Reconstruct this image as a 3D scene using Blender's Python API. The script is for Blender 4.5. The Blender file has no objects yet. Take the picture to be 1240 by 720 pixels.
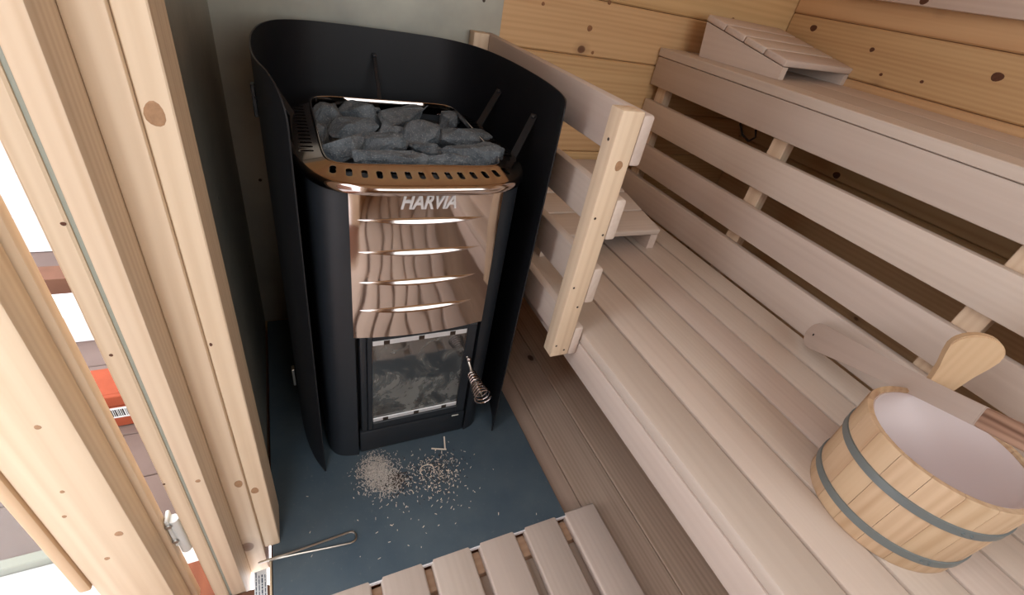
import bpy, bmesh, math, random, mathutils
import mathutils.noise
from mathutils import Vector, Matrix, Euler
random.seed(7)
PI = math.pi
sc = bpy.context.scene
COL = sc.collection

# ------------------------------------------------------------------ camera
cam_d = bpy.data.cameras.new('camera'); cam = bpy.data.objects.new('camera', cam_d); COL.objects.link(cam)
RX = (0.90491434, -0.39031384, 0.16966183)
RY = (-0.10454715, -0.59029748, -0.80038664)
RZ = (0.41255293, 0.70654369, -0.57497486)
cam.matrix_world = Matrix(((RX[0], -RY[0], -RZ[0], 0), (RX[1], -RY[1], -RZ[1], 0), (RX[2], -RY[2], -RZ[2], 1.0), (0, 0, 0, 1)))
cam_d.sensor_width = 36; cam_d.lens = 555.57 / 1240 * 36; cam_d.clip_start = 0.02
sc.camera = cam

# ------------------------------------------------------------------ sky and light
world = bpy.data.worlds.new('sky'); sc.world = world; world.use_nodes = True
bg = world.node_tree.nodes['Background']
bg.inputs[0].default_value = (0.97, 0.97, 1.0, 1); bg.inputs[1].default_value = 5.0

def portal(name, loc, rot, sx, sy):
    l = bpy.data.lights.new(name, 'AREA'); l.shape = 'RECTANGLE'; l.size = sx; l.size_y = sy
    l.cycles.is_portal = True
    o = bpy.data.objects.new(name, l); COL.objects.link(o); o.location = loc; o.rotation_euler = rot
portal('door_portal', (-0.165, 0.05, 0.95), (0, -PI/2, 0), 1.95, 0.84)
portal('window_portal', (0.70, -0.90, 1.35), (PI/2, 0, 0), 1.20, 0.90)

sc.view_settings.view_transform = 'Standard'; sc.view_settings.look = 'None'
sc.view_settings.exposure = -0.08; sc.view_settings.gamma = 1.0; sc.view_settings.use_curve_mapping = False
cy = sc.cycles
cy.use_denoising = True; cy.max_bounces = 10; cy.diffuse_bounces = 6; cy.glossy_bounces = 5; cy.transparent_max_bounces = 8
cy.caustics_reflective = False; cy.caustics_refractive = False; cy.sample_clamp_indirect = 8.0

# ------------------------------------------------------------------ materials
def lin(c):
    r = []
    for v in c:
        v /= 255.0
        r.append(v / 12.92 if v <= 0.04045 else ((v + 0.055) / 1.055) ** 2.4)
    return (r[0], r[1], r[2], 1.0)

class NT:
    def __init__(s, name):
        s.m = bpy.data.materials.new(name); s.m.use_nodes = True
        s.t = s.m.node_tree; s.p = s.t.nodes['Principled BSDF']
    def n(s, typ, **kw):
        x = s.t.nodes.new(typ)
        for k, v in kw.items(): setattr(x, k, v)
        return x
    def l(s, a, b): s.t.links.new(a, b)
    def math(s, op, a, b=None):
        x = s.n('ShaderNodeMath', operation=op)
        for i, v in enumerate((a, b)):
            if v is None: continue
            if isinstance(v, (int, float)): x.inputs[i].default_value = v
            else: s.l(v, x.inputs[i])
        return x.outputs[0]
    def mix(s, fac, a, b, blend='MIX'):
        x = s.n('ShaderNodeMix', data_type='RGBA', blend_type=blend)
        for i, v in ((0, fac), (6, a), (7, b)):
            if isinstance(v, (int, float, tuple)): x.inputs[i].default_value = v
            else: s.l(v, x.inputs[i])
        return x.outputs[2]
    def ramp(s, fac, stops):
        x = s.n('ShaderNodeValToRGB'); e = x.color_ramp.elements
        e[0].position, e[0].color = stops[0]; e[1].position, e[1].color = stops[-1]
        for p, c in stops[1:-1]:
            k = e.new(p); k.color = c
        s.l(fac, x.inputs[0]); return x.outputs[0]
    def set(s, **kw):
        for k, v in kw.items():
            i = s.p.inputs[k.replace('_', ' ')]
            if isinstance(v, (int, float, tuple)): i.default_value = v
            else: s.l(v, i)
        return s.m
    def bump(s, h, dist, strength=1.0):
        b = s.n('ShaderNodeBump'); b.inputs['Distance'].default_value = dist; b.inputs['Strength'].default_value = strength
        s.l(h, b.inputs['Height']); s.l(b.outputs[0], s.p.inputs['Normal'])
    def coords(s, rand=True):
        tc = s.n('ShaderNodeTexCoord')
        if not rand: return tc.outputs['Object']
        oi = s.n('ShaderNodeObjectInfo')
        cx = s.n('ShaderNodeCombineXYZ')
        s.l(s.math('MULTIPLY', oi.outputs['Random'], 17.3), cx.inputs[0])
        s.l(s.math('MULTIPLY', s.math('FRACT', s.math('MULTIPLY', oi.outputs['Random'], 31.7)), 0.25), cx.inputs[1])
        s.l(s.math('MULTIPLY', s.math('FRACT', s.math('MULTIPLY', oi.outputs['Random'], 77.1)), 0.2), cx.inputs[2])
        a = s.n('ShaderNodeVectorMath', operation='ADD'); s.l(tc.outputs['Object'], a.inputs[0]); s.l(cx.outputs[0], a.inputs[1])
        return a.outputs[0]
    def scaled(s, v, sx, sy, sz):
        m = s.n('ShaderNodeVectorMath', operation='MULTIPLY'); s.l(v, m.inputs[0]); m.inputs[1].default_value = (sx, sy, sz)
        return m.outputs[0]
    def noise(s, v, scale, detail=3, rough=0.5, dist=0.0):
        x = s.n('ShaderNodeTexNoise'); x.inputs['Scale'].default_value = scale; x.inputs['Detail'].default_value = detail
        x.inputs['Roughness'].default_value = rough; x.inputs['Distortion'].default_value = dist
        s.l(v, x.inputs['Vector']); return x.outputs['Fac']

def wood(name, light, dark, knot=None, ring=0.5, grain=0.5, vary=0.12, rough=0.55, kscale=4.0, ksize=0.07, ringscale=150):
    """length along local X; rings round a pith outside the board, fibres, knots, a tint of its own per board"""
    s = NT(name); L, D = lin(light), lin(dark)
    v = s.coords()
    w = s.n('ShaderNodeTexWave', wave_type='RINGS', rings_direction='X')
    w.inputs['Scale'].default_value = ringscale / 20; w.inputs['Distortion'].default_value = 5.0; w.inputs['Detail'].default_value = 1.5
    w.inputs['Detail Scale'].default_value = 0.5
    s.l(s.scaled(v, 0.35, 4.0, 4.0), w.inputs['Vector'])
    fib = s.noise(s.scaled(v, 3.0, 110, 110), 1.0, 3)
    big = s.noise(s.scaled(v, 1.3, 9, 9), 1.0, 2)
    med = s.noise(s.scaled(v, 0.9, 42, 42), 1.0, 3, 0.6)
    wm = s.math('MULTIPLY', w.outputs['Fac'], s.math('MULTIPLY', med, 1.3))
    f = s.math('ADD', s.math('MULTIPLY', wm, ring), s.math('MULTIPLY', fib, grain))
    f = s.math('ADD', f, s.math('MULTIPLY', s.math('SUBTRACT', med, 0.5), ring * 1.6))
    f = s.math('ADD', f, s.math('MULTIPLY', s.math('SUBTRACT', big, 0.5), 0.45))
    f = s.math('MINIMUM', s.math('MAXIMUM', s.math('SUBTRACT', f, 0.12), 0.0), 1.0)
    c = s.mix(f, L, D)
    oi = s.n('ShaderNodeObjectInfo')
    hsv = s.n('ShaderNodeHueSaturation'); s.l(c, hsv.inputs['Color'])
    s.l(s.math('ADD', s.math('MULTIPLY', s.math('SUBTRACT', oi.outputs['Random'], 0.5), vary * 2), 1.0), hsv.inputs['Value'])
    r2 = s.math('FRACT', s.math('MULTIPLY', oi.outputs['Random'], 13.3))
    s.l(s.math('ADD', s.math('MULTIPLY', s.math('SUBTRACT', r2, 0.5), 0.014), 0.5), hsv.inputs['Hue'])
    c = hsv.outputs['Color']
    if knot:
        vo = s.n('ShaderNodeTexVoronoi'); vo.inputs['Scale'].default_value = kscale
        nz = s.n('ShaderNodeTexNoise'); nz.inputs['Scale'].default_value = 9
        s.l(v, nz.inputs['Vector'])
        ad = s.n('ShaderNodeVectorMath', operation='ADD'); s.l(s.scaled(v, 0.75, 1, 1), ad.inputs[0])
        s.l(s.scaled(nz.outputs['Color'], 0.01, 0.01, 0.01), ad.inputs[1])
        s.l(ad.outputs[0], vo.inputs['Vector'])
        k = s.ramp(vo.outputs['Distance'], [(0.0, (1, 1, 1, 1)), (ksize * 0.85, (0.85, 0.85, 0.85, 1)), (ksize, (0.25, 0.25, 0.25, 1)), (ksize * 2.2, (0, 0, 0, 1))])
        c = s.mix(k, c, lin(knot))
    s.set(Base_Color=c, Roughness=rough)
    s.p.inputs['Specular IOR Level'].default_value = 0.3
    s.bump(s.math('ADD', fib, s.math('MULTIPLY', wm, 0.4)), 0.0005, 0.4)
    return s.m

def plain(name, c, rough=0.5, metal=0.0, spec=0.5, nscale=0, namp=0.0, bump=0.0, bscale=200):
    s = NT(name); col = lin(c)
    v = s.coords(False)
    if nscale:
        n = s.noise(v, nscale, 4, 0.6)
        col2 = tuple(x * (1 - namp) for x in col[:3]) + (1,)
        col = s.mix(s.ramp(n, [(0.3, (0, 0, 0, 1)), (0.7, (1, 1, 1, 1))]), col, col2)
    s.set(Base_Color=col, Roughness=rough, Metallic=metal)
    s.p.inputs['Specular IOR Level'].default_value = spec
    if bump: s.bump(s.noise(v, bscale, 3), bump, 0.6)
    return s.m

ASPEN = wood('aspen_wood', (206, 192, 181), (184, 166, 154), (120, 80, 60), ring=0.16, grain=0.55, vary=0.09, kscale=3.0, ksize=0.022)
PINE = wood('pine_wood', (222, 202, 175), (194, 167, 136), (120, 84, 58), ring=0.45, grain=0.4, vary=0.05, kscale=4.5, ksize=0.06)
SPRUCE = wood('spruce_panelling', (206, 172, 128), (178, 138, 96), (92, 56, 38), ring=0.45, grain=0.4, vary=0.05, kscale=5.0, ksize=0.06)
FLOORW = wood('worn_floorboard', (214, 192, 174), (178, 152, 132), (70, 45, 35), ring=0.5, grain=0.55, vary=0.08, kscale=4.0, ksize=0.05)
REDWOOD = wood('stained_subfloor', (150, 88, 58), (112, 60, 38), (60, 32, 22), ring=0.4, grain=0.5, vary=0.05)
BATTEN = wood('batten_wood', (196, 164, 138), (160, 124, 100), None, ring=0.4, grain=0.5)
BUCKETW = wood('bucket_stave_wood', (210, 184, 152), (182, 150, 116), (130, 84, 58), ring=0.6, grain=0.5, vary=0.10, kscale=6, ksize=0.05)
DARKW = wood('dark_grained_wood', (198, 164, 140), (128, 96, 78), None, ring=0.9, grain=0.4, ringscale=420)
PALEW = wood('pale_handle_wood', (214, 186, 148), (192, 160, 122), None, ring=0.3, grain=0.45)

def sheet_mat():
    s = NT('galvanised_sheet'); v = s.coords(False)
    n = s.noise(v, 5, 4, 0.6); n2 = s.noise(v, 60, 2)
    c = s.mix(s.ramp(n, [(0.3, (0, 0, 0, 1)), (0.75, (1, 1, 1, 1))]), lin((172, 170, 158)), lin((144, 144, 136)))
    s.set(Base_Color=c, Metallic=0.45, Roughness=s.math('ADD', s.math('MULTIPLY', n2, 0.12), 0.36))
    s.bump(n, 0.01, 0.15)
    return s.m
SHEET = sheet_mat()
BLACK = plain('black_stove_paint', (36, 41, 47), 0.42, 0, 0.5, 30, 0.12, 0.0002, 700)
BLACKIN = plain('black_shield_paint', (24, 26, 31), 0.5, 0, 0.4, 12, 0.15, 0.0002, 500)
SOOT = plain('soot_black', (12, 12, 13), 0.8)
def chrome_mat(name, c, rough, wave):
    s = NT(name); v = s.coords(False)
    s.set(Base_Color=lin(c), Metallic=1.0, Roughness=rough)
    if wave: s.bump(s.noise(s.scaled(v, 1.0, 1.0, 0.7), 9, 1), wave, 0.5)
    return s.m
CHROME = chrome_mat('polished_steel', (186, 176, 172), 0.10, 0)
PANELST = chrome_mat('polished_steel_panel', (205, 194, 188), 0.07, 0.009)
LETTER = plain('brushed_letter_steel', (226, 228, 230), 0.38, 0.35)
STEEL = chrome_mat('dull_steel', (190, 184, 174), 0.3, 0)
BANDM = plain('grey_band', (128, 138, 140), 0.42, 0.45, 0.5, 14, 0.12)
LINER = plain('white_plastic', (226, 216, 216), 0.32, 0, 0.5)
SEAL = plain('grey_rubber', (150, 154, 142), 0.6)
def plate_mat():
    s = NT('slate_blue_plate'); v = s.coords(False)
    n = s.noise(v, 7, 5, 0.6); n2 = s.noise(v, 160, 2)
    c = s.mix(s.ramp(n, [(0.35, (0, 0, 0, 1)), (0.8, (1, 1, 1, 1))]), lin((70, 86, 98)), lin((88, 102, 110)))
    c = s.mix(s.ramp(n2, [(0.66, (0, 0, 0, 1)), (0.8, (0.4, 0.4, 0.4, 1))]), c, lin((120, 124, 124)))
    s.set(Base_Color=c, Roughness=0.5); s.p.inputs['Specular IOR Level'].default_value = 0.4
    return s.m
PLATE = plate_mat()
def stone_mat():
    s = NT('sauna_stone'); v = s.coords()
    n = s.noise(v, 34, 7, 0.75); n2 = s.noise(v, 380, 2)
    c = s.mix(s.ramp(n, [(0.3, (0, 0, 0, 1)), (0.72, (1, 1, 1, 1))]), lin((62, 70, 77)), lin((124, 132, 138)))
    c = s.mix(s.ramp(n2, [(0.56, (0, 0, 0, 1)), (0.72, (0.6, 0.6, 0.6, 1))]), c, lin((166, 170, 172)))
    s.set(Base_Color=c, Roughness=0.75); s.p.inputs['Specular IOR Level'].default_value = 0.35
    s.bump(s.math('ADD', n, s.math('MULTIPLY', n2, 0.3)), 0.006, 0.8)
    return s.m
STONE = stone_mat()
def soot_glass():
    s = NT('sooty_oven_glass'); v = s.coords(False)
    n = s.noise(v, 14, 6, 0.65, 1.2); g = s.noise(v, 3.2, 2)
    f = s.ramp(s.math('MULTIPLY', n, s.math('ADD', g, 0.45)), [(0.42, (0, 0, 0, 1)), (0.62, (1, 1, 1, 1))])
    c = s.mix(f, lin((48, 48, 47)), lin((112, 114, 110)))
    s.set(Base_Color=c, Roughness=s.math('ADD', s.math('MULTIPLY', f, 0.35), 0.06))
    s.p.inputs['Specular IOR Level'].default_value = 1.0; s.p.inputs['IOR'].default_value = 1.9
    return s.m
OVENGLASS = soot_glass()
def window_glass():
    s = NT('window_glass'); t = s.t
    tr = s.n('ShaderNodeBsdfTransparent'); tr.inputs[0].default_value = (0.93, 0.95, 0.94, 1)
    gl = s.n('ShaderNodeBsdfGlossy'); gl.inputs['Roughness'].default_value = 0.0
    lw = s.n('ShaderNodeLayerWeight')
    fr = s.math('ADD', s.math('MULTIPLY', s.math('POWER', lw.outputs['Facing'], 5.0), 0.9), 0.04)
    mx = s.n('ShaderNodeMixShader'); s.l(fr, mx.inputs[0]); s.l(tr.outputs[0], mx.inputs[1]); s.l(gl.outputs[0], mx.inputs[2])
    s.l(mx.outputs[0], t.nodes['Material Output'].inputs[0]); return s.m
GLASS = window_glass()
ASH = plain('pale_wood_ash', (212, 206, 198), 0.9, 0, 0.1, 240, 0.4)
SHAVING = plain('pale_wood_shaving', (234, 222, 206), 0.8, 0, 0.2)
BARK = plain('dark_bark_bit', (58, 48, 44), 0.9)
PAPER = plain('white_paper', (226, 232, 236), 0.6)
INK = plain('blue_black_ink', (52, 70, 96), 0.7)
INKBLACK = plain('black_ink', (30, 30, 34), 0.7)
WHITE = plain('white_render', (232, 232, 236), 0.7)
DECK = plain('pinkish_deck_boards', (118, 102, 96), 0.7, 0, 0.3, 8, 0.15)
BRICKM = plain('terracotta', (160, 78, 52), 0.8, 0, 0.3, 20, 0.2)
BROWN = plain('brown_timber', (120, 84, 66), 0.7, 0, 0.3, 20, 0.2)
SCREWM = plain('dark_screw_head', (72, 60, 52), 0.45, 0.6)
SCREWL = plain('bright_screw_head', (170, 170, 165), 0.35, 0.9)
HINGEM = plain('zinc_hinge', (214, 218, 216), 0.4, 0.2)
CABLE = plain('black_cable', (20, 20, 22), 0.5)

# ------------------------------------------------------------------ builders
def link(name, me, mat=None, parent=None, loc=(0, 0, 0), rot=(0, 0, 0)):
    o = bpy.data.objects.new(name, me); COL.objects.link(o)
    if mat is not None and me is not None and len(me.materials) == 0: me.materials.append(mat)
    if parent is not None: o.parent = parent
    o.location = loc; o.rotation_euler = rot
    return o
def tag(o, label=None, cat=None, group=None, kind=None):
    if label: o['label'] = label
    if cat: o['category'] = cat
    if group: o['group'] = group
    if kind: o['kind'] = kind
    return o
def empty(name, loc=(0, 0, 0), rz=0, **kw):
    o = link(name, None, loc=loc, rot=(0, 0, rz)); o.empty_display_size = 0.05
    return tag(o, **kw)
def finish(bm, name, mat, smooth=35):
    bmesh.ops.recalc_face_normals(bm, faces=bm.faces)
    me = bpy.data.meshes.new(name); bm.to_mesh(me); bm.free()
    if smooth:
        for p in me.polygons: p.use_smooth = True
        me.set_sharp_from_angle(angle=math.radians(smooth))
    me.materials.append(mat)
    return me
_box = {}
def box_me(sx, sy, sz, mat, bev=0.0015, seg=1):
    k = (round(sx, 4), round(sy, 4), round(sz, 4), mat.name, bev, seg)
    if k not in _box:
        bm = bmesh.new(); bmesh.ops.create_cube(bm, size=1)
        for v in bm.verts: v.co = Vector((v.co.x * sx, v.co.y * sy, v.co.z * sz))
        if bev: bmesh.ops.bevel(bm, geom=list(bm.edges), offset=bev, segments=seg, affect='EDGES', profile=0.5)
        _box[k] = finish(bm, 'board', mat)
    return _box[k]
def board(name, x0, x1, y0, y1, z0, z1, mat, parent=None, bev=0.0015, seg=1, off=(0, 0, 0)):
    """axis-aligned board from its extents; local X runs along its longest side. off: parent's origin"""
    s = [x1 - x0, y1 - y0, z1 - z0]; c = ((x0 + x1) / 2 - off[0], (y0 + y1) / 2 - off[1], (z0 + z1) / 2 - off[2])
    a = max(range(3), key=lambda i: s[i])
    if a == 0: return link(name, box_me(s[0], s[1], s[2], mat, bev, seg), None, parent, c)
    if a == 1: return link(name, box_me(s[1], s[0], s[2], mat, bev, seg), None, parent, c, (0, 0, PI / 2))
    return link(name, box_me(s[2], s[1], s[0], mat, bev, seg), None, parent, c, (0, -PI / 2, 0))
def prism(pts, z0, z1):
    bm = bmesh.new(); a = [bm.verts.new((x, y, z0)) for x, y in pts]; b = [bm.verts.new((x, y, z1)) for x, y in pts]
    n = len(pts); bm.faces.new(a[::-1]); bm.faces.new(b)
    for i in range(n): bm.faces.new((a[i], a[(i + 1) % n], b[(i + 1) % n], b[i]))
    return bm
def loft(loops, closed=True, caps=(False, False)):
    bm = bmesh.new(); R = [[bm.verts.new(p) for p in l] for l in loops]; n = len(loops[0])
    for A, B in zip(R, R[1:]):
        for i in range(n if closed else n - 1): bm.faces.new((A[i], A[(i + 1) % n], B[(i + 1) % n], B[i]))
    if caps[0]: bm.faces.new(R[0][::-1])
    if caps[1]: bm.faces.new(R[-1])
    return bm
def tube(path, r, n=8, radii=None, bm=None):
    bm = bm or bmesh.new(); P = [Vector(p) for p in path]; rings = []; up = None
    for i, p in enumerate(P):
        d = (P[min(i + 1, len(P) - 1)] - P[max(i - 1, 0)]).normalized()
        if up is None: up = d.orthogonal().normalized()
        up = (up - d * up.dot(d)).normalized(); s = d.cross(up); rr = radii[i] if radii else r
        rings.append([bm.verts.new(p + up * (rr * math.cos(2 * PI * k / n)) + s * (rr * math.sin(2 * PI * k / n))) for k in range(n)])
    for A, B in zip(rings, rings[1:]):
        for k in range(n): bm.faces.new((A[k], A[(k + 1) % n], B[(k + 1) % n], B[k]))
    bm.faces.new(rings[0][::-1]); bm.faces.new(rings[-1]); return bm
def lathe(prof, n=32):
    bm = bmesh.new(); R = [[bm.verts.new((r * math.cos(2 * PI * k / n), r * math.sin(2 * PI * k / n), z)) for k in range(n)] for r, z in prof]
    for A, B in zip(R, R[1:]):
        for k in range(n): bm.faces.new((A[k], A[(k + 1) % n], B[(k + 1) % n], B[k]))
    return bm
def screw(parent, loc, axis, r=0.004, mat=None, off=(0, 0, 0)):
    bm = bmesh.new(); bmesh.ops.create_uvsphere(bm, u_segments=8, v_segments=4, radius=r)
    for v in bm.verts: v.co.z *= 0.4
    me = finish(bm, 'screw', mat or SCREWM)
    return link('screw', me, None, parent, tuple(l - o for l, o in zip(loc, off)), Vector((0, 0, 1)).rotation_difference(Vector(axis)).to_euler())

# ------------------------------------------------------------------ room shell
XL, XR, YB, YF, ZF, ZC = -0.113, 1.555, 1.255, -0.90, -0.045, 2.0
fl = empty('floor', kind='structure')
board('subfloor', -0.115, XR + .05, YF, YB + .05, ZF - .04, ZF - .012, REDWOOD, fl, 0)
x = 0.575 - 0.117 * 5
for i in range(14):
    x0, x1 = x + .0012, x + 0.117 - .0012
    if x1 > XR: x1 = XR
    if x0 < -0.106: x0 = -0.106
    if x1 > x0 + .01: board('floorboard', x0, x1, YF + .002, YB - .002, ZF - .012, ZF, FLOORW, fl, 0.002)
    x += 0.117
ce = empty('ceiling', kind='structure')
for i in range(13):
    board('plank', -0.20, XR + .05, YF + i * .17, YF + i * .17 + .168, ZC, ZC + .02, SPRUCE, ce, 0.003)
board('roof_slab', -0.22, XR + .15, YF - .1, YB + .15, ZC + .021, ZC + .06, SPRUCE, ce, 0)

wb = empty('wall_back', kind='structure')
z = 0.832 - 0.138 * 7
while z < ZC:
    board('plank', -0.115, XR + .01, YB, YB + .022, max(z + .0008, ZF - .04), min(z + .1372, ZC), SPRUCE, wb, 0.004)
    z += 0.138
board('backing', -0.2, XR + .15, YB + .024, YB + .06, ZF - .05, ZC + .02, REDWOOD, wb, 0)
wr = empty('wall_right', kind='structure')
z = 0.905 - 0.134 * 8
while z < ZC:
    board('plank', XR, XR + .022, YF, YB - .001, max(z + .0008, ZF - .04), min(z + .1332, ZC), SPRUCE, wr, 0.004)
    z += 0.134
board('backing', XR + .024, XR + .06, YF - .06, YB + .06, ZF - .05, ZC + .02, REDWOOD, wr, 0)
# front wall behind the camera, with a window
WX0, WX1, WZ0, WZ1 = 0.10, 1.30, 0.90, 1.80
wf = empty('wall_front', kind='structure')
z = ZF - .04
while z < ZC:
    z1 = min(z + .138, ZC)
    if z1 <= WZ0 or z >= WZ1: board('plank', -.2, XR + .05, YF - .04, YF, z + .0008, z1 - .0008, SPRUCE, wf, 0.003)
    else:
        board('plank', -.2, WX0, YF - .04, YF, z + .0008, z1 - .0008, SPRUCE, wf, 0.003)
        board('plank', WX1, XR + .05, YF - .04, YF, z + .0008, z1 - .0008, SPRUCE, wf, 0.003)
    z += .138
wn = empty('window_1', kind='structure')
for a in ((WX0 - .01, WX1 + .01, WZ0 - .07, WZ0), (WX0 - .01, WX1 + .01, WZ1, WZ1 + .07), (WX0 - .06, WX0, WZ0 - .07, WZ1 + .07), (WX1, WX1 + .06, WZ0 - .07, WZ1 + .07)):
    board('window_frame', a[0], a[1], YF + .001, YF + .02, a[2], a[3], PINE, wn)
board('pane', WX0, WX1, YF - .024, YF - .02, WZ0, WZ1, GLASS, wn, 0)

# left wall: solid behind the metal sheet, an open doorway beside the camera
wl = empty('wall_left', kind='structure')
board('wall_core', -0.195, XL - .003, 0.626, YB + .02, ZF - .04, ZC, SPRUCE, wl, 0)
board('wall_core', -0.195, -0.113, YF - .04, -0.37, ZF - .04, ZC, SPRUCE, wl, 0)
board('wall_core', -0.195, -0.113, -0.37, 0.626, 1.94, ZC, SPRUCE, wl, 0)

# door frame at the far side of the doorway
dj = empty('trim_1', kind='structure')
board('corner_post', -0.1195, -0.0925, 0.540, 0.624, 0.0, ZC - .001, PINE, dj, 0.0015)
board('lining_board', -0.1525, -0.1200, 0.533, 0.62, ZF - .03, ZC - .001, PINE, dj, 0.003, 2)
board('jamb', -0.1757, -0.1525, 0.475, 0.62, ZF - .03, 1.94, PINE, dj, 0.0025, 2)
board('rubber_seal', -0.1797, -0.1759, 0.479, 0.60, ZF - .01, 1.94, SEAL, dj, 0)
board('jamb', -0.1992, -0.1799, 0.475, 0.62, ZF - .03, 1.94, PINE, dj, 0.002)
board('sill_strip', -0.1125, -0.1085, -0.36, 0.518, ZF - .02, -0.001, PINE, dj, 0.001)
board('sill_board', -0.199, -0.114, -0.36, 0.474, ZF - .04, -0.012, BROWN, dj, 0.002)
board('jamb', -0.195, -0.113, -0.40, -0.369, ZF - .03, 1.94, PINE, dj, 0.002)

# the open door leaf
dl = empty('door_1', kind='structure')
DX0, DX1, DZ0, DZ1 = -0.86, -0.228, 0.012, 1.92
board('stile', -0.3015, DX1, 0.4335, 0.476, DZ0, DZ1, PINE, dl, 0.003, 2)
board('rebate_lip', -0.3015, -0.2205, 0.4765, 0.4935, DZ0, DZ1, PINE, dl, 0.003, 2)
board('stile', DX0, DX0 + .075, 0.4335, 0.4935, DZ0, DZ1, PINE, dl, 0.003, 2)
board('rail', DX0 + .0755, -0.302, 0.4335, 0.4935, DZ0, 0.06, PINE, dl, 0.003, 2)
board('rail', DX0 + .0755, -0.302, 0.4335, 0.4935, DZ1 - .1, DZ1, PINE, dl, 0.003, 2)
for a in ((-0.3165, -0.302, 0.222, DZ1 - .1), (DX0 + .076, DX0 + .09, 0.222, DZ1 - .1)):
    board('glazing_bead', a[0], a[1], 0.430, 0.446, a[2], a[3], PALEW, dl, 0.004, 2)
board('pane', DX0 + .076, -0.303, 0.4565, 0.4605, 0.061, DZ1 - .101, GLASS, dl, 0)
board('threshold', -0.34, -0.1995, -0.36, 0.56, -.075, -.012, REDWOOD, dj, 0.002)
hg = link('hinge', finish(tube([(-0.2105, .488, z_) for z_ in (.165, .208, .2085, .255)], .0075, 12), 'hinge', HINGEM), None, dl)
board('hinge_leaf', -0.2195, -0.2145, .480, .500, .19, .262, HINGEM, hg, 0.001)
for z_ in (.205, .248): screw(hg, (-0.2205 + .004, .4795, z_), (0, -1, 0), .005, SCREWL)
board('strike_plate', -0.2200, -0.2130, .470, .4755, .005, .018, WHITE, dl, 0.001)

# ------------------------------------------------------------------ metal sheets on the walls
sh = empty('wall_heat_shield', (XL, YB, 0), label='bare galvanised sheet lining the corner walls behind the black stove', cat='heat shield')
OF = (XL, YB, 0)
board('back_panel', XL, 0.531, YB - .0035, YB - .0015, 0.001, 1.06, SHEET, sh, 0, off=OF)
board('left_panel', XL - .0015, XL + .0005, 0.6262, YB - .0035, 0.001, 1.06, SHEET, sh, 0, off=OF)
for p in ((.478, .924), (.33, .925), (.10, .95), (.35, 1.15), (.50, 1.25), (.0, 1.0), (-.067, .459)):
    screw(sh, (p[0], YB - .004, p[1]), (0, -1, 0), .004, SCREWM, OF)
for p in ((1.14, .72), (.85, .6), (.75, 1.1), (1.1, 1.25), (1.1, .3)):
    screw(sh, (XL + .001, p[0], p[1]), (1, 0, 0), .0035, SCREWL, OF)

# ------------------------------------------------------------------ floor plate and duckboard
pl = empty('floor_plate', (0.2, 0.8, ZF), label='slate blue protective floor plate under the wood stove', cat='floor plate')
OF = (0.2, 0.8, ZF)
board('plate', -0.1065, 0.502, 0.408, YB - .004, -0.008, 0.0, PLATE, pl, 0.001, off=OF)
board('edge_trim', -0.1065, 0.502, 0.4055, 0.4078, -0.009, -0.0003, WHITE, pl, 0, off=OF)
board('base_board', -0.1065, 0.500, 0.412, YB - .004, ZF + .0005, -0.0085, REDWOOD, pl, 0.001, off=OF)

db = empty('duckboard', (0.28, -0.1, ZF), label='pale slatted wooden duckboard on the floor in front of the stove plate', cat='duckboard')
OF = (0.28, -0.1, ZF)
for xr in (.584, .4775, .370, .2665, .165, .061, -.043):
    xl = max(xr - .085, -.105)
    board('slat', xl, xr, -0.80, 0.415, -0.0220, 0.0005, ASPEN, db, 0.005, 3, off=OF)
for y0 in (.362, -.1, -.6):
    board('batten', -0.10, 0.575, y0, y0 + .045, ZF + .0005, -0.0222, BATTEN, db, 0.002, off=OF)

# ------------------------------------------------------------------ lower bench
lb = empty('lower_bench', (0.8, 0.2, ZF), label='long pale lower sauna bench of lengthwise slats with a front board', cat='bench')
OF = (0.8, 0.2, ZF)
for i in range(6):
    x0 = .5165 + i * .0921 + (0.0 if i else -.001)
    x1 = .5165 + (i + 1) * .0921 - .0050
    if i == 5: x1 = 1.056
    board('slat', x0, x1, YF + .02, YB - .004, 0.394, 0.420, ASPEN, lb, 0.0045, 2, off=OF)
board('front_board', 0.514, 0.538, YF + .02, YB - .004, 0.325, 0.3935, ASPEN, lb, 0.003, 2, off=OF)
for y0 in (1.19, .30, -.5):
    board('bearer', 0.539, 1.05, y0, y0 + .045, 0.325, 0.3935, BATTEN, lb, off=OF)
    for x0 in (.86, 1.0): board('leg', x0, x0 + .045, y0 + .046, y0 + .06, ZF + .001, .39, BATTEN, lb, off=OF)

# upper bench, its slatted skirt and battens
ub = empty('upper_bench', (1.3, 0.2, ZF), label='narrow upper sauna bench along the right wall with four-board slatted riser below', cat='bench')
OF = (1.3, 0.2, ZF)
xs = [1.058, 1.152, 1.354, XR]
for a, b in zip(xs, xs[1:]):
    board('slat', a, b - .0012, YF + .02, YB - .004, 0.862, 0.884, ASPEN, ub, 0.0015, 1, off=OF)
for z0, z1 in ((.781, .861), (.657, .739), (.533, .614), (.4205, .509)):
    board('riser_board', 1.060, 1.080, YF + .02, YB - .004, z0, z1, ASPEN, ub, 0.004, 2, off=OF)
for y0 in (.730, .215, -.35, 1.19):
    board('batten', 1.0805, 1.110, y0, y0 + .042, ZF + .001, .860, PINE, ub, off=OF)
for y0 in (1.0, .3, -.4):
    board('bearer', 1.112, XR - .002, y0, y0 + .04, .80, .8615, BATTEN, ub, off=OF)
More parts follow.
